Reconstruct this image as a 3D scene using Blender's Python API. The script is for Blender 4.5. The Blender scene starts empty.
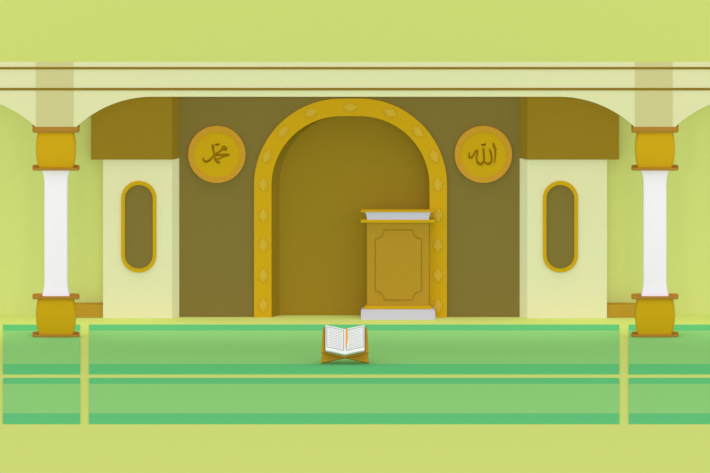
import bpy, bmesh, math, random
from mathutils import Vector

scene = bpy.context.scene
COL = scene.collection
PITCH = math.radians(8.0)
SP, CP = math.sin(PITCH), math.cos(PITCH)

# ---- measuring helpers: 100 px of the picture = 1 m; the back wall meets the floor at row 317
def X(px): return (px - 355.0) / 100.0
def Z(row, d=0.0):            # height of a picture row on a vertical plane d metres in front of the wall
    return ((317.0 - row) / 100.0 + d * SP) / CP
def D(row, z=0.0):            # distance in front of the wall of a picture row on a level plane at height z
    return (z * CP - (317.0 - row) / 100.0) / SP

# ---- materials
def lin(c):
    c /= 255.0
    return c / 12.92 if c <= 0.04045 else ((c + 0.055) / 1.055) ** 2.4
ALB = {  # linear albedos
    #ALB_BEGIN
    'green_paint': [0.6019, 0.6453, 0.2133],
    'green_floor': [0.5934, 0.6729, 0.1749],
    'green_upper': [0.5555, 0.6072, 0.1718],
    'pale_paint': [0.6864, 0.6731, 0.4000],
    'pale_pier': [0.7486, 0.7076, 0.4631],
    'beige_strip': [0.5678, 0.5262, 0.2600],
    'brown_line': [0.2401, 0.1457, 0.0073],
    'brown_panel': [0.2954, 0.1833, 0.0167],
    'niche_paint': [0.3040, 0.1900, 0.0164],
    'olive_panel': [0.2110, 0.1525, 0.0394],
    'olive_glass': [0.2114, 0.1522, 0.0394],
    'gold': [0.5751, 0.3406, 0.0092],
    'gold_frame': [0.5963, 0.3396, 0.0101],
    'bronze_rim': [0.5688, 0.2828, 0.0290],
    'bronze_slab': [0.4044, 0.1943, 0.0289],
    'white_stone': [0.8746, 0.8029, 0.9400],
    'ochre': [0.4701, 0.2742, 0.0293],
    'rug_dark': [0.1189, 0.5144, 0.1916],
    'rug_light': [0.2562, 0.5818, 0.1853],
    'grey_stone': [0.5630, 0.5318, 0.6922],
    'podium_wood': [0.4473, 0.2501, 0.0241],
    #ALB_END
}
MATS = {}
def mat(name, rgb, rough=0.85, var=0.015, scale=14.0):
    m = bpy.data.materials.new(name); m.use_nodes = True
    nt = m.node_tree; b = nt.nodes['Principled BSDF']
    a = ALB.get(name) or [lin(c) * 0.93 for c in rgb]
    tc = nt.nodes.new('ShaderNodeTexCoord')
    nz = nt.nodes.new('ShaderNodeTexNoise'); nz.inputs['Scale'].default_value = scale
    nz.inputs['Detail'].default_value = 3.0
    nt.links.new(tc.outputs['Object'], nz.inputs['Vector'])
    mx = nt.nodes.new('ShaderNodeMix'); mx.data_type = 'RGBA'
    mx.inputs[6].default_value = [min(v * (1 - var), 0.96) for v in a] + [1]
    mx.inputs[7].default_value = [min(v * (1 + var), 0.96) for v in a] + [1]
    nt.links.new(nz.outputs['Fac'], mx.inputs[0])
    nt.links.new(mx.outputs[2], b.inputs['Base Color'])
    b.inputs['Roughness'].default_value = rough
    b.inputs['Specular IOR Level'].default_value = 0.0
    MATS[name] = m
    return m
for dn, dc, rn, rc in (('rosette_gold', (203, 172, 50), 'gold_frame', (200, 163, 22)), ('rosette_ground', (195, 159, 24), 'gold_frame', (200, 163, 22)),
                       ('script_brown', (139, 104, 14), 'gold', (200, 163, 22)), ('podium_line', (152, 120, 30), 'podium_wood', (176, 143, 40))):
    if rn in ALB: ALB[dn] = [k * lin(p) / lin(q) for k, p, q in zip(ALB[rn], dc, rc)]
for n, c in {
    'green_paint': (204, 217, 116), 'green_floor': (205, 217, 117), 'green_upper': (205, 218, 117),
    'pale_paint': (221, 226, 168), 'pale_pier': (221, 226, 168), 'beige_strip': (205, 204, 139), 'brown_line': (139, 116, 28),
    'brown_panel': (143, 120, 30), 'niche_paint': (143, 120, 30), 'olive_panel': (125, 113, 51), 'olive_glass': (125, 113, 51),
    'gold': (200, 163, 22), 'gold_frame': (200, 163, 22), 'rosette_gold': (203, 172, 50), 'rosette_ground': (196, 160, 24), 'bronze_rim': (191, 146, 42),
    'script_brown': (139, 104, 14), 'bronze_slab': (177, 130, 46), 'white_stone': (241, 241, 241), 'ochre': (184, 147, 42),
    'rug_dark': (96, 190, 120), 'rug_light': (138, 200, 117), 'grey_stone': (203, 203, 203),
    'podium_wood': (176, 143, 40), 'podium_line': (152, 120, 30), 'stand_wood': (186, 146, 40), 'stand_edge': (150, 108, 24),
    'paper': (240, 240, 240), 'paper_edge': (222, 222, 224), 'ink': (165, 165, 172), 'text_ink': (196, 194, 200), 'cover': (150, 118, 60), 'ribbon': (240, 168, 62),
}.items():
    mat(n, c)

# ---- mesh helpers
def link(name, bm, mats, parent=None, smooth=False):
    bmesh.ops.recalc_face_normals(bm, faces=bm.faces[:])
    me = bpy.data.meshes.new(name); bm.to_mesh(me); bm.free()
    for m in (mats if isinstance(mats, (list, tuple)) else [mats]): me.materials.append(MATS[m])
    if smooth:
        for p in me.polygons: p.use_smooth = True
        me.set_sharp_from_angle(angle=math.radians(35))
    o = bpy.data.objects.new(name, me); COL.objects.link(o)
    if parent: o.parent = parent
    return o
def loft(bm, A, y0, B, y1, mi=0, o=(0, 0, 0)):
    """closed solid between outline A (x,z) at y0 and outline B at y1"""
    fa = [bm.verts.new((x + o[0], y0 + o[1], z + o[2])) for x, z in A]
    fb = [bm.verts.new((x + o[0], y1 + o[1], z + o[2])) for x, z in B]
    fs = [bm.faces.new(fa), bm.faces.new(list(reversed(fb)))]
    n = len(A)
    for i in range(n):
        j = (i + 1) % n
        fs.append(bm.faces.new((fa[i], fa[j], fb[j], fb[i])))
    for f in fs: f.material_index = mi
    return bm
def prism(bm, A, y0, y1, mi=0, o=(0, 0, 0)): return loft(bm, A, y0, A, y1, mi, o)
def box(bm, x0, x1, y0, y1, z0, z1, mi=0, bevel=0.0):
    vs = [bm.verts.new((x, y, z)) for x in (x0, x1) for y in (y0, y1) for z in (z0, z1)]
    fs = [bm.faces.new([vs[i] for i in q]) for q in ((0,1,3,2),(4,6,7,5),(0,4,5,1),(2,3,7,6),(0,2,6,4),(1,5,7,3))]
    for f in fs: f.material_index = mi
    if bevel:
        bmesh.ops.bevel(bm, geom=list({e for f in fs for e in f.edges}), offset=bevel, segments=2, affect='EDGES', profile=0.6)
    return bm
def ring(bm, A, B, y0, y1, mi=0):
    """frame between outer outline A and inner outline B (same count), from y0 to y1"""
    L = [[bm.verts.new((x, y, z)) for x, z in P] for P in (A, B) for y in (y0, y1)]
    a0, a1, b0, b1 = L; n = len(A)
    for i in range(n):
        j = (i + 1) % n
        for q in ((a0[i], a0[j], b0[j], b0[i]), (a1[j], a1[i], b1[i], b1[j]), (a0[j], a0[i], a1[i], a1[j]), (b0[i], b0[j], b1[j], b1[i])):
            bm.faces.new(q).material_index = mi
    return bm
def B(): return bmesh.new()
def thing(name, label, cat, loc=(0, 0, 0), group=None):
    o = bpy.data.objects.new(name, None); COL.objects.link(o); o.location = loc
    o.empty_display_size = 0.1
    return tag(o, label, cat, group)
def tag(o, label, cat, group=None):
    o['label'] = label; o['category'] = cat
    if group: o['group'] = group
    return o
SETTING = {
    'floor': ('light green floor showing between and in front of the rugs', 'floor'),
    'wall_back': ('light green back wall behind the pillars', 'wall'),
    'wall_niche': ('dark olive wall panel around the arched niche', 'wall'),
    'wall_left': ('pale cream wall pier left of the olive panel', 'wall'),
    'wall_right': ('pale cream wall pier right of the olive panel', 'wall'),
    'trim_1': ('brown header panel above the left cream pier', 'wall panel'),
    'trim_2': ('brown header panel above the right cream pier', 'wall panel'),
    'baseboard_left': ('low ochre ledge between the left pillar and cream pier', 'ledge'),
    'baseboard_right': ('low ochre ledge between the right pillar and cream pier', 'ledge'),
    'window_1': ('tall oval gold-framed dark window in the left cream pier', 'window'),
    'window_2': ('tall oval gold-framed dark window in the right cream pier', 'window'),
    'wall_arcade': ('pale arched beam with two brown lines above the pillars', 'arcade'),
    'wall_upper': ('light green upper wall above the pale beam', 'wall'),
}
def struct(o):
    o['kind'] = 'structure'; o['label'], o['category'] = SETTING[o.name]
    return o
def copy_tree(o, parent=None):
    c = o.copy(); COL.objects.link(c)
    if parent: c.parent = parent
    for ch in list(o.children): copy_tree(ch, c)
    return c

# =====================================================================  SETTING
WALL_Y = 0.13      # green back wall
TOP = 3.0
struct(link('floor', box(B(), -6.5, 6.5, -15.5, 0.4, -0.1, 0.0), 'green_floor'))
struct(link('wall_back', box(B(), -6.5, 6.5, WALL_Y, 0.4, 0.0, TOP), 'green_paint'))

# olive wall round the niche: an upside-down U so that the niche stays open
NX, NROW, FLAT = 350.5, 185.4, 9.0
def arch(half, d, shift=0.0, n=48):
    """left foot up, over the arch and down to the right foot"""
    zc = Z(NROW, d); r = half / 100.0; cx = X(NX + shift)
    f = FLAT / 100.0; q = r - f                       # corner radius; the crown is flat for 2 f
    pts = [(cx - r, 0.0)]
    for i in range(n + 1):
        t = math.pi - math.pi * i / n
        pts.append((cx + (-f if 2 * i < n else f if 2 * i > n else 0.0) + q * math.cos(t), zc + q * math.sin(t)))
    return pts + [(cx + r, 0.0)]
U = [(X(178), 0.0), (X(178), TOP), (X(521), TOP), (X(521), 0.0)]
struct(link('wall_niche', prism(B(), U + list(reversed(arch(88, 0.03))), 0.0, 0.125), 'olive_panel'))

# pale piers either side, with a splayed inner edge, and the brown panels above them
PD, HD = 0.085, 0.105
def splay(outer, edge, foot, d, z0, z1, bm):
    """plan outline of a slab whose inner edge slopes back to the wall"""
    plan = [(X(outer), WALL_Y), (X(outer), -d), (X(edge), -d), (X(foot), 0.0), (X(foot), WALL_Y)]
    lo = [bm.verts.new((x, y, z0)) for x, y in plan]; hi = [bm.verts.new((x, y, z1)) for x, y in plan]
    bm.faces.new(lo); bm.faces.new(list(reversed(hi)))
    for i in range(5):
        j = (i + 1) % 5
        bm.faces.new((lo[i], lo[j], hi[j], hi[i]))
    return bm
zh = Z(159.6, HD)
struct(link('wall_left', splay(103, 172, 179.2, PD, 0.0, zh, B()), 'pale_pier'))
struct(link('wall_right', splay(607, 527.4, 519.7, PD, 0.0, zh, B()), 'pale_pier'))
struct(link('trim_1', splay(91, 172, 179.2, HD, zh, TOP, B()), 'brown_panel'))
struct(link('trim_2', splay(619, 527.4, 519.7, HD, zh, TOP, B()), 'brown_panel'))
struct(link('baseboard_left', box(B(), X(56), X(103), -0.05, WALL_Y, 0.0, Z(302.5, -0.13), bevel=0.004), 'ochre'))
struct(link('baseboard_right', box(B(), X(607), X(655), -0.05, WALL_Y, 0.0, Z(302.5, -0.13), bevel=0.004), 'ochre'))

# oval windows in the piers
def stadium(cx, row0, row1, half, d, n=20):
    r = half / 100.0; c = X(cx); zt = Z(row0, d) - r; zb = Z(row1, d) + r
    pts = [(c + r * math.cos(math.pi * i / n), zt + r * math.sin(math.pi * i / n)) for i in range(n + 1)]
    pts += [(c - r * math.cos(math.pi * i / n), zb - r * math.sin(math.pi * i / n)) for i in range(n + 1)]
    return pts
for k, cx in ((1, 138.8), (2, 560.4)):
    w = bpy.data.objects.new('window_%d' % k, None); COL.objects.link(w); w.location = (0, 0, 0); struct(w)
    d = PD + 0.02
    link('window_frame', ring(B(), stadium(cx, 181, 272.6, 17.6, d), stadium(cx, 185, 268.8, 13.9, d), -d, -PD + 0.001), 'gold', w)
    link('window_pane', prism(B(), stadium(cx, 184.4, 269.4, 14.4, d), -PD - 0.006, -PD + 0.001), 'olive_glass', w)

# ---- arcade in front: spandrel wall with arches, strips, mouldings, green wall above
r0 = D(337.2, 0.01)                 # front edge of the pillar foot
CD = r0 - 0.13                      # pillar axis, metres in front of the wall
AF, AB = CD + 0.122, CD - 0.105     # front and back faces of the arcade wall
LX, RX = 56.0, 654.9
def spring(cx, sgn):                # arch edge from its crown towards the pillar at cx; sgn = side of the pillar
    pts = []
    for i in range(25):
        dx = 111.0 * math.sin(math.radians(43.5)) * (1 - i / 24.0)
        pts.append((cx + sgn * (20.2 + 76.4 - dx), 96.7 + 111 - math.sqrt(111 ** 2 - dx * dx)))
    return pts                      # pillar -> crown
low = []
for cx in (LX, RX):
    low += list(reversed(spring(cx, -1))) + spring(cx, 1)
low = [(X(x), Z(y, AF)) for x, y in low]
low = [(-6.5, low[0][1])] + low + [(6.5, low[-1][1])]
poly = low + [(6.5, Z(62, AF)), (-6.5, Z(62, AF))]
arc = struct(link('wall_arcade', prism(B(), poly, -AF, -AB), 'pale_paint'))
zs = Z(126.8, AF) + 0.001
for cx0, cx1 in ((36, 73.3), (635.2, 672.6)):
    link('pilaster_strip', box(B(), X(cx0), X(cx1), -AF - 0.005, -AF + 0.002, zs, Z(62, AF)), 'beige_strip', arc)
for ra, rb in ((67.1, 69.3), (88.0, 90.3)):
    link('moulding', box(B(), -6.5, 6.5, -AF - 0.012, -AF + 0.002, Z(rb, AF + 0.012), Z(ra, AF + 0.012) - 0.0015), 'brown_line', arc)
struct(link('wall_upper', box(B(), -6.5, 6.5, -AF, -AB, Z(62, AF), 3.6), 'green_upper'))

# =====================================================================  PRAYER NICHE
niche = thing('prayer_niche', 'tall arched prayer niche with wide gold frame in the centre wall', 'prayer niche', (X(NX), 0, 0))
def under(o, root):                 # keep world placement although the root sits elsewhere
    o.parent = root; o.location = o.location - root.location; return o
def part(name, bm, m, root, smooth=False, base=None):
    o = link(name, bm, m, None, smooth); o.location = -(base or root).location if base is None else -base
    o.parent = root; return o
NB = 0.12
part('back_panel', prism(B(), arch(89, 0.03), NB, NB + 0.009), 'niche_paint', niche)
bm = B()
front = arch(79, 0.03); back = arch(79, 0.03, 8.0); outer = arch(87.6, 0.03)
loft(bm, outer + list(reversed(front)), -0.001, outer + list(reversed(back)), NB)
part('reveal', bm, 'niche_paint', niche)
fr = part('arch_frame', prism(B(), arch(96.5, 0.03) + list(reversed(arch(79, 0.03))), -0.03, 0.001), 'gold_frame', niche)
def rosette(rot):
    """flat six-petalled flower, long axis along the band"""
    bm = B()
    def petal(ang, dist, rl, rw):
        n = 14; c = (math.cos(ang) * dist * 0.78, math.sin(ang) * dist)
        pts = []
        for i in range(n):
            t = 2 * math.pi * i / n
            u, v = rl * math.cos(t), rw * math.sin(t)
            x = c[0] + u * math.cos(ang) - v * math.sin(ang); z = c[1] + u * math.sin(ang) + v * math.cos(ang)
            pts.append((x * math.cos(rot) - z * math.sin(rot), x * math.sin(rot) + z * math.cos(rot)))
        prism(bm, pts, -0.004, 0.0005)
    for sg in (1, -1):
        petal(sg * math.pi / 2, 0.038, 0.024, 0.020)
        for t in (25, 155): petal(sg * math.radians(t), 0.030, 0.020, 0.018)
    pts = [(0.026 * math.cos(t * math.pi / 8), 0.034 * math.sin(t * math.pi / 8)) for t in range(16)]
    prism(bm, [(x * math.cos(rot) - z * math.sin(rot), x * math.sin(rot) + z * math.cos(rot)) for x, z in pts], -0.0045, 0.0005)
    halo = [(0.058 * math.cos(t * math.pi / 14), 0.078 * math.sin(t * math.pi / 14)) for t in range(28)]
    prism(bm, [(x * math.cos(rot) - z * math.sin(rot), x * math.sin(rot) + z * math.cos(rot)) for x, z in halo], -0.001, 0.0005, 1)
    return bm
spots = []
for row in (184.5, 215, 245, 275.3, 305.3): spots += [(263.2, row, 0), (437.9, row, 0)]
for x, row in ((266.8, 156), (283.1, 131.6), (310.8, 112.6)):
    a = math.atan2(NROW - row, x - NX + FLAT) - math.pi
    spots += [(x, row, a), (2 * NX - x, row, -a)]
spots.append((350.5, 107.3, math.pi / 2))
for x, row, a in spots:
    o = link('rosette', rosette(a), ['rosette_gold', 'rosette_ground'])
    o.location = (X(x) - niche.location.x, -0.03, Z(row, 0.03)); o.parent = fr
    # the frame itself is shifted by the root, undo that shift for its children
    o.location = Vector((X(x), -0.03, Z(row, 0.03)))

# =====================================================================  MEDALLIONS
def stroke(bm, pts, y0, y1):
    """pen stroke: smooth ribbon through (x, z, width) points"""
    P = []
    n = len(pts)
    for i in range(n - 1):
        p0, p1, p2, p3 = pts[max(i - 1, 0)], pts[i], pts[i + 1], pts[min(i + 2, n - 1)]
        for k in range(6):
            t = k / 6.0
            P.append([0.5 * ((2 * b) + (-a + c) * t + (2 * a - 5 * b + 4 * c - d) * t * t + (-a + 3 * b - 3 * c + d) * t ** 3)
                      for a, b, c, d in zip(p0, p1, p2, p3)])
    P.append(list(pts[-1]))
    Lft, Rgt = [], []
    for i, (x, z, w) in enumerate(P):
        a, b = P[max(i - 1, 0)], P[min(i + 1, len(P) - 1)]
        dx, dz = b[0] - a[0], b[1] - a[1]; l = math.hypot(dx, dz) or 1
        nx, nz = -dz / l * w / 2, dx / l * w / 2
        Lft.append((x + nx, z + nz)); Rgt.append((x - nx, z - nz))
    q = [[bm.verts.new((x, y, z)) for x, z in S] for S in (Lft, Rgt) for y in (y0, y1)]
    a0, a1, b0, b1 = q
    for i in range(len(P) - 1):
        j = i + 1
        for f in ((a0[i], b0[i], b0[j], a0[j]), (a1[i], a1[j], b1[j], b1[i]), (a0[i], a0[j], a1[j], a1[i]), (b0[j], b0[i], b1[i], b1[j])):
            bm.faces.new(f)
    bm.faces.new((a0[0], a1[0], b1[0], b0[0])); bm.faces.new((a0[-1], b0[-1], b1[-1], a1[-1]))
K = 11.825
LEFT_SCRIPT = [
    [(188, 122, 10), (200, 150, 24), (206, 195, 17), (216, 240, 17), (205, 262, 18), (170, 300, 19), (135, 324, 24), (105, 324, 22), (88, 302, 16), (86, 275, 6)],
    [(228, 240, 14), (258, 220, 18), (290, 200, 16), (308, 176, 14), (310, 154, 14), (330, 148, 16), (354, 162, 22), (356, 182, 20), (332, 184, 16), (312, 178, 12)],
    [(222, 254, 16), (260, 248, 22), (310, 246, 18), (360, 244, 22), (398, 243, 8)],
    [(396, 246, 8), (350, 258, 16), (310, 270, 16), (280, 290, 13), (240, 300, 12), (222, 306, 6)],
    [(222, 272, 12), (228, 300, 20), (245, 322, 20), (266, 334, 24), (286, 338, 14)],
    [(228, 116, 10), (238, 130, 13), (252, 118, 12), (262, 130, 13), (278, 110, 8)],
]
RIGHT_SCRIPT = [
    [(356, 100, 8), (366, 140, 22), (380, 185, 17), (382, 250, 15), (376, 310, 12), (370, 348, 6)],
    [(398, 172, 6), (386, 190, 10), (378, 205, 8)],
    [(312, 178, 8), (326, 210, 22), (338, 270, 18), (334, 325, 20), (305, 352, 24), (275, 346, 18), (254, 322, 12)],
    [(240, 166, 16), (246, 220, 17), (248, 290, 18), (240, 330, 20), (212, 356, 26), (180, 342, 26), (162, 310, 16), (160, 270, 14), (170, 225, 15), (174, 196, 12)],
    [(176, 192, 12), (152, 200, 18), (132, 235, 15), (108, 272, 17), (84, 278, 20), (70, 258, 15), (78, 214, 7)],
    [(220, 118, 10), (228, 132, 15), (245, 120, 12), (256, 132, 15), (270, 108, 9)],
]
def disc(cx, row, r, d, n=64):
    return [(X(cx) + r / 100 * math.cos(2 * math.pi * i / n), Z(row, d) + r / 100 * math.sin(2 * math.pi * i / n)) for i in range(n)]
def medallion(cx, ox, strokes, label):
    t = thing('wall_medallion', label, 'wall medallion', (X(cx), 0, Z(154.5, 0.03)), 'gold medallions beside the niche')
    part('rim', ring(B(), disc(cx, 154.5, 28.7, 0.03), disc(cx + 0.2, 154.8, 23.2, 0.03), -0.03, 0.0), 'bronze_rim', t)
    part('face', prism(B(), disc(cx + 0.2, 154.8, 23.4, 0.03), -0.024, 0.0), 'gold', t)
    bm = B()
    for i, s in enumerate(strokes):
        stroke(bm, [(X(ox + x / K), Z(134 + y / K, 0.026), w / K / 100 * 1.3) for x, y, w in s], -0.0275 - i * 0.0004, -0.023)
    part('lettering', bm, 'script_brown', t)
medallion(216.8, 196, LEFT_SCRIPT, 'round gold wall medallion with brown Arabic lettering, left of the arched niche')
medallion(483.4, 463, RIGHT_SCRIPT, 'round gold wall medallion with tall upright Arabic lettering, right of the arched niche')

# =====================================================================  PILLARS
def rrect(hw, hd, rad, n=5):
    pts = []
    for cx, cy, a0 in ((hw - rad, hd - rad, 0), (-hw + rad, hd - rad, 90), (-hw + rad, -hd + rad, 180), (hw - rad, -hd + rad, 270)):
        for i in range(n + 1):
            a = math.radians(a0 + 90 * i / n)
            pts.append((cx + rad * math.cos(a), cy + rad * math.sin(a)))
    return pts
RATIO = 0.555
def turned(prof, cx, bm=None, rr=0.3):
    """stack of rounded-rectangle sections (z, half width)"""
    bm = bm or B(); rings = []
    for z, hw in prof:
        hd = hw * RATIO
        rings.append([bm.verts.new((cx + x, -CD + y, z)) for x, y in rrect(hw, hd, hd * rr)])
    for a, b in zip(rings, rings[1:]):
        n = len(a)
        for i in range(n):
            j = (i + 1) % n
            bm.faces.new((a[i], a[j], b[j], b[i]))
    bm.faces.new(list(reversed(rings[0]))); bm.faces.new(rings[-1])
    return bm
SH = 0.2355; SF = CD + SH * RATIO; SB = CD - SH * RATIO
def slab(row0, row1, cx, floor=None, top=None):
    z0 = Z(row1, SF) if floor is None else floor; z1 = Z(row0, SB) if top is None else top; b = min(0.008, (z1 - z0) * 0.3)
    return turned([(z0, SH - b), (z0 + b, SH), (z1 - b, SH), (z1, SH - b)], cx), z0, z1
def pillar(cxp, label):
    cx = X(cxp)
    t = thing('pillar', label, 'pillar', (cx, -CD, 0.01), 'white and gold pillars carrying the arcade')
    bm, f0, f1 = slab(331.4, 337.2, cx, 0.0101); part('foot_slab', bm, 'bronze_slab', t, True)
    bm, g0, g1 = slab(293.3, 299.4, cx); part('base_slab', bm, 'bronze_slab', t, True)
    bm, h0, h1 = slab(164.5, 170.6, cx); part('neck_slab', bm, 'bronze_slab', t, True)
    bm, i0, i1 = slab(126.8, 132.8, cx, None, Z(126.8, AF))
    part('top_slab', bm, 'bronze_slab', t, True)
    def barrel(z0, z1):
        return turned([(z0 + (z1 - z0) * k / 16.0, 0.174 + 0.025 * math.sin(math.pi * k / 16.0) ** 0.8) for k in range(17)], cx)
    part('base_drum', barrel(f1, g0), 'gold', t, True)
    part('capital_drum', barrel(h1, i0), 'gold', t, True)
    L = h0 - g1
    prof = [(0, .137), (.03, .131), (.06, .125), (.09, .120), (.12, .1175), (.15, .1165), (L - .15, .1165), (L - .12, .1175), (L - .09, .121), (L - .06, .127), (L - .03, .136), (L, .149)]
    part('shaft', turned([(g1 + z, w) for z, w in prof], cx), 'white_stone', t, True)
    return i1
pillar(LX, 'white pillar with gold base and capital, the left one of the two')
pillar(RX, 'white pillar with gold base and capital, the right one of the two')

# =====================================================================  RUGS
def rug(x0, x1, rows, label, group='green striped rugs on the floor'):
    """rows: far edge, stripe, stripe, near edge"""
    H = 0.01
    ys = [-D(r, H) for r in rows]
    bm = B()
    xa, xb = X(x0), X(x1)
    b = 0.004
    lo = [[bm.verts.new((x, y, 0.0)) for x in (xa, xb)] for y in ys]
    hi = [[bm.verts.new((x, y, H)) for x in (xa, xb)] for y in ys]
    for i in range(3):
        f = bm.faces.new((hi[i][0], hi[i][1], hi[i + 1][1], hi[i + 1][0])); f.material_index = 1 if i == 1 else 0
        bm.faces.new((lo[i][0], lo[i + 1][0], lo[i + 1][1], lo[i][1]))
        for s in (0, 1):
            f = bm.faces.new((lo[i][s], hi[i][s], hi[i + 1][s], lo[i + 1][s])); f.material_index = 1 if i == 1 else 0
    bm.faces.new((lo[0][0], lo[0][1], hi[0][1], hi[0][0])); bm.faces.new((lo[3][0], hi[3][0], hi[3][1], lo[3][1]))
    o = link('rug', bm, ['rug_dark', 'rug_light'])
    c = Vector(((xa + xb) / 2, ys[3], 0))
    for v in o.data.vertices: v.co -= c
    o.location = c
    return tag(o, label, 'rug', group)
BACK = (324.5, 330.5, 364.0, 373.6); FRONT = (377.8, 383.8, 413.2, 423.3)
rug(3, 80, BACK, 'short green striped rug under the left white pillar')
rug(89, 619.2, BACK, 'long green striped rug under the book stand, in front of the niche')
rug(628.6, 716, BACK, 'short green striped rug under the right white pillar')
rug(3, 80, FRONT, 'short green striped rug at the lower left, nearer row with nothing on it')
rug(89, 619.2, FRONT, 'long empty green striped rug, in the row nearest the viewer')
rug(628.6, 716, FRONT, 'short green striped rug at the lower right, nearer row with nothing on it')

# =====================================================================  PODIUM
PF = D(319.8)                       # front of the foot
pod = thing('podium', 'ochre wooden podium with grey foot standing in front of the arched niche', 'podium', (X(398), -PF / 2, 0))
bm = B()
z1 = Z(309.8, PF); r = 0.03
prof = [(X(360.9), 0.0), (X(360.9), z1 - r)] + [(X(360.9) + r - r * math.cos(math.pi / 2 * i / 6), z1 - r + r * math.sin(math.pi / 2 * i / 6)) for i in range(1, 7)]
prof += [(X(435.3) - r + r * math.sin(math.pi / 2 * i / 6), z1 - r + r * math.cos(math.pi / 2 * i / 6)) for i in range(7)] + [(X(435.3), 0.0)]
prism(bm, prof, -PF, -0.041)
part('foot', bm, 'grey_stone', pod)
BD = PF - 0.055
zb1 = Z(222.6, BD)
part('body', box(B(), X(367), X(429.2), -BD, 0.10, 0.0, zb1), 'podium_wood', pod)
part('foot_trim', box(B(), X(364.6), X(431.6), -BD - 0.022, -0.041, z1, Z(306.2, BD + 0.022), bevel=0.003), 'gold', pod)
TD = BD + 0.04
za, zb = Z(222.8, TD), Z(219.6, TD); zc, zd = Z(212.2, TD), Z(208.9, 0.036)
part('top_slab', box(B(), X(360.8), X(435.2), -TD, -0.041, za, zb - 0.002, bevel=0.004), 'gold', pod)
bm = B()
prof = []
for s in (1, -1):
    side = []
    for i in range(9):
        a = math.pi / 2 * i / 8
        off = 0.030 - 0.026 * (1 - math.cos(a))   # hollow end: wide at the top
        side.append((X(398) + s * (0.310 + 0.032 * (1 - math.cos(a))), zb - 0.003 + (zc + 0.003 - zb) * math.sin(a)))
    prof += side if s == 1 else list(reversed(side))
prism(bm, prof, -TD + 0.012, -0.041)
part('hollow_moulding', bm, 'grey_stone', pod)
part('top_board', box(B(), X(360.8), X(435.2), -TD, -0.041, zc, zd - 0.002, bevel=0.004), 'gold', pod)
def notched(x0, x1, row0, row1, r, d):
    a, b, t, m = X(x0), X(x1), Z(row0, d), Z(row1, d); st = 0.006
    out = []
    for cx, cz, a0 in ((a, t, 0), (b, t, -90), (b, m, 180), (a, m, 90)):   # corners clockwise from top left, hollow quarter circles
        arc_ = []
        for i in range(9):
            an = math.radians(a0 - 90 + 90 * i / 8.0)
            arc_.append((cx + r * math.cos(an), cz + r * math.sin(an)))
        out += arc_
    return out
def dent(pts, c, k):
    return [(c[0] + (x - c[0]) * k[0], c[1] + (z - c[1]) * k[1]) for x, z in pts]
O = notched(374.8, 422.0, 229.4, 300.4, 0.092, BD)
cc = (X(398.4), (Z(229.4, BD) + Z(300.4, BD)) / 2)
I = dent(O, cc, (0.955, 0.97))
part('panel_outline', ring(B(), O, I, -BD - 0.004, -BD + 0.001), 'podium_line', pod)
part('front_panel', prism(B(), dent(O, cc, (0.96, 0.975)), -BD - 0.003, -BD + 0.001), 'podium_wood', pod)

# =====================================================================  BOOK STAND AND BOOK
AL = math.radians(43.0)
av = Vector((0, math.cos(AL), math.sin(AL))); nv = Vector((0, -math.sin(AL), math.cos(AL)))
H = 0.0105
WL = -0.094                          # how far the feet drop below the crossing
O3 = Vector((X(345), -D(363.6, H) - (-math.sin(AL)) * WL, H - math.cos(AL) * WL))
def P3(u, s, w): return O3 + Vector((u, 0, 0)) + av * s + nv * w
def sheet(bm, corners, th, mi=0, mi_edge=None):
    """board: four (u,s,w) corners, thickened by th along w"""
    lo = [bm.verts.new(P3(u, s, w - th)) for u, s, w in corners]; hi = [bm.verts.new(P3(u, s, w)) for u, s, w in corners]
    bm.faces.new(hi).material_index = mi; bm.faces.new(list(reversed(lo))).material_index = mi
    for i in range(4):
        j = (i + 1) % 4
        bm.faces.new((lo[i], lo[j], hi[j], hi[i])).material_index = mi if mi_edge is None else mi_edge
stand = thing('book_stand', 'crossed wooden book stand with ochre boards on the green rug', 'book stand', (O3.x, -D(363.6, H), H))
SL = 0.325
for s in (-1, 1):
    bm = B()
    # upper half on this side, lower half on the other side: one board through the crossing
    sheet(bm, [(0, 0.0, 0.0), (s * .238, 0.005, .078), (s * .222, SL, .0725), (0, SL, 0.0)], .012, 0, 1)
    # lower half: flares to its foot
    sheet(bm, [(0, 0.0, 0.0), (-s * .240, 0.0, WL + .012), (-s * .228, .20, WL + .012), (0, .20, 0.0)], .012, 0, 1)
    part('board', bm, ['stand_wood', 'stand_edge'], stand)
for sg in (-1, 1):                   # rear props that hold the slope up, behind the feet
    pt = P3(sg * .19, .19, WL * .79)
    bm = B(); box(bm, pt.x - .016, pt.x + .016, pt.y - .012, pt.y + .006, H, pt.z + .004)
    part('rear_prop', bm, 'stand_wood', stand)

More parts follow.
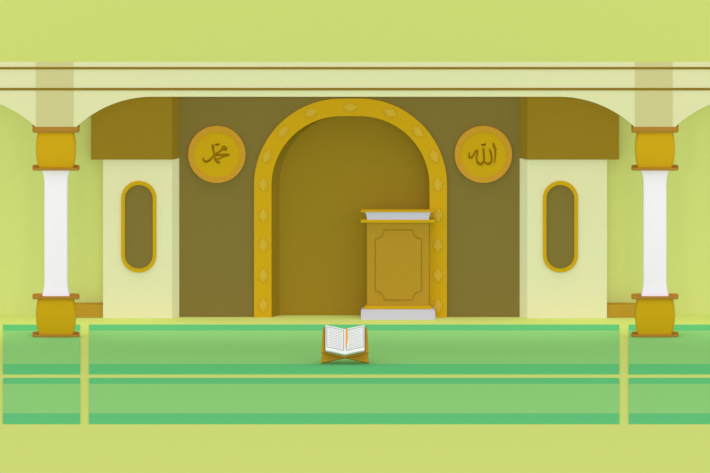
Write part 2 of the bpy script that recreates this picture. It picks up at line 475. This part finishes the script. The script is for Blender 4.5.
book = thing('open_book', 'open book with ruled text pages and orange ribbon on the wooden stand', 'book', P3(0, 0.01, 0.012))
PW = 0.195
def page_w(t):                       # height of the page surface across the half spread
    return 0.030 + 0.0665 * t + 0.010 * math.sin(math.pi * t) * 0.4
S0, S1 = 0.018, 0.341
bm = B()
for s in (-1, 1):
    sheet(bm, [(0, S0 - .004, .0075), (s * (PW + .010), S0 - .004, .0075 + .067), (s * (PW + .010), S1 + .003, .0075 + .067), (0, S1 + .003, .0075)], .006)
part('cover', bm, 'cover', book)
for s in (-1, 1):
    bm = B(); n = 10
    top, bot = [], []
    for sv in (S0, S1):
        top.append([bm.verts.new(P3(s * PW * i / n, sv, page_w(i / n))) for i in range(n + 1)])
        bot.append([bm.verts.new(P3(s * PW * i / n, sv, .009 + .0665 * i / n)) for i in range(n + 1)])
    for i in range(n):
        bm.faces.new((top[0][i], top[0][i + 1], top[1][i + 1], top[1][i])).material_index = 0
        bm.faces.new((bot[0][i], bot[1][i], bot[1][i + 1], bot[0][i + 1])).material_index = 1
        for k in (0, 1): bm.faces.new((top[k][i], bot[k][i], bot[k][i + 1], top[k][i + 1])).material_index = 1
    for i in (0, n): bm.faces.new((top[0][i], top[1][i], bot[1][i], bot[0][i])).material_index = 1
    pg = part('pages', bm, ['paper', 'paper_edge'], book)
    # printed frame and lines, lying on the page
    bm = B()
    def mark(pts, mi, wd):
        """ink line through (t, s) points on the page"""
        for (t0, a0), (t1, a1) in zip(pts, pts[1:]):
            q = []
            if abs(t1 - t0) * PW > abs(a1 - a0): offs = ((t0, a0 - wd), (t1, a1 - wd), (t1, a1 + wd), (t0, a0 + wd))
            else:
                k = wd / PW; offs = ((t0 - k, a0), (t0 + k, a0), (t1 + k, a1), (t1 - k, a1))
            vs = [bm.verts.new(P3(s * PW * t, a, page_w(t) + .0012)) for t, a in offs]
            vd = [bm.verts.new(P3(s * PW * t, a, page_w(t) - .0004)) for t, a in offs]
            bm.faces.new(vs).material_index = mi; bm.faces.new(list(reversed(vd))).material_index = mi
            for i in range(4):
                j = (i + 1) % 4; bm.faces.new((vd[i], vd[j], vs[j], vs[i])).material_index = mi
    def across(a, t0, t1, n=8): return [(t0 + (t1 - t0) * i / n, a) for i in range(n + 1)]
    T0, T1, A0, A1 = (.075, .93, S0 + .045, S1 - .018)
    mark(across(A0, T0, T1), 0, .0042); mark(across(A1, T0, T1), 0, .0042)
    mark([(T0, A0), (T0, A1)], 0, .0042); mark([(T1, A0), (T1, A1)], 0, .0042)
    for k in range(11):
        a = A0 + (A1 - A0) * (k + 1) / 12.0
        m = 14
        mark([(T0 + .09 + (T1 - T0 - .17) * i / m, a + .0022 * math.sin(i * 1.7 + k)) for i in range(m + 1)], 1, .0036)
    part('print', bm, ['ink', 'text_ink'], pg, base=Vector((0, 0, 0)))
bm = B()
rb = [(.03, S1 + .002), (.13, S1 + .002), (.14, .22), (.10, .13), (.03, .105)]
vs = [bm.verts.new(P3(PW * t, a, page_w(t) + .0045)) for t, a in rb]; vd = [bm.verts.new(P3(PW * t, a, page_w(t) - .0004)) for t, a in rb]
bm.faces.new(vs); bm.faces.new(list(reversed(vd)))
for i in range(5): bm.faces.new((vd[i], vd[(i + 1) % 5], vs[(i + 1) % 5], vs[i]))
o = part('ribbon', bm, 'ribbon', book); o['label'] = 'orange ribbon'

# =====================================================================  LIGHT
w = bpy.data.worlds.new('World'); scene.world = w; w.use_nodes = True
w.node_tree.nodes['Background'].inputs[0].default_value = (1, 1, 1, 1)
w.node_tree.nodes['Background'].inputs[1].default_value = 1.0
def sun(name, yaw, pitch, strength, angle):
    l = bpy.data.lights.new(name, 'SUN'); l.energy = strength; l.angle = math.radians(angle)
    o = bpy.data.objects.new(name, l); COL.objects.link(o)
    o.rotation_euler = (math.radians(90 - pitch), 0, math.radians(yaw)); o.location = (2, -8, 4)
sun('sun_front', 0, 8.2, 0.60, 1.0)
sun('sun_right', 7, 8.2, 0.15, 3.0)
sun('sun_left', -7, 8.2, 0.15, 3.0)
# added unseen fill light, brightens the floor between the arcade and the wall
al = bpy.data.lights.new('gap_fill', 'AREA'); al.shape = 'RECTANGLE'; al.size = 9.0; al.size_y = 1.0
al.energy = FILL = 20.0; al.spread = math.radians(62)
ao = bpy.data.objects.new('gap_fill', al); COL.objects.link(ao); ao.location = (0, -0.69, 2.95)

# =====================================================================  CAMERA
cam = bpy.data.cameras.new('camera'); cam.type = 'ORTHO'; cam.ortho_scale = 7.10
co = bpy.data.objects.new('camera', cam); COL.objects.link(co)
DIST = 14.0
target = Vector((0, 0, Z(236.5)))
co.location = target - Vector((0, CP, -SP)) * DIST
co.rotation_euler = (math.pi / 2 - PITCH, 0, 0)
cam.clip_end = 60
scene.camera = co
vs = scene.view_settings
vs.view_transform = 'Standard'; vs.look = 'None'; vs.gamma = 1.0; vs.exposure = 0.0; vs.use_curve_mapping = False
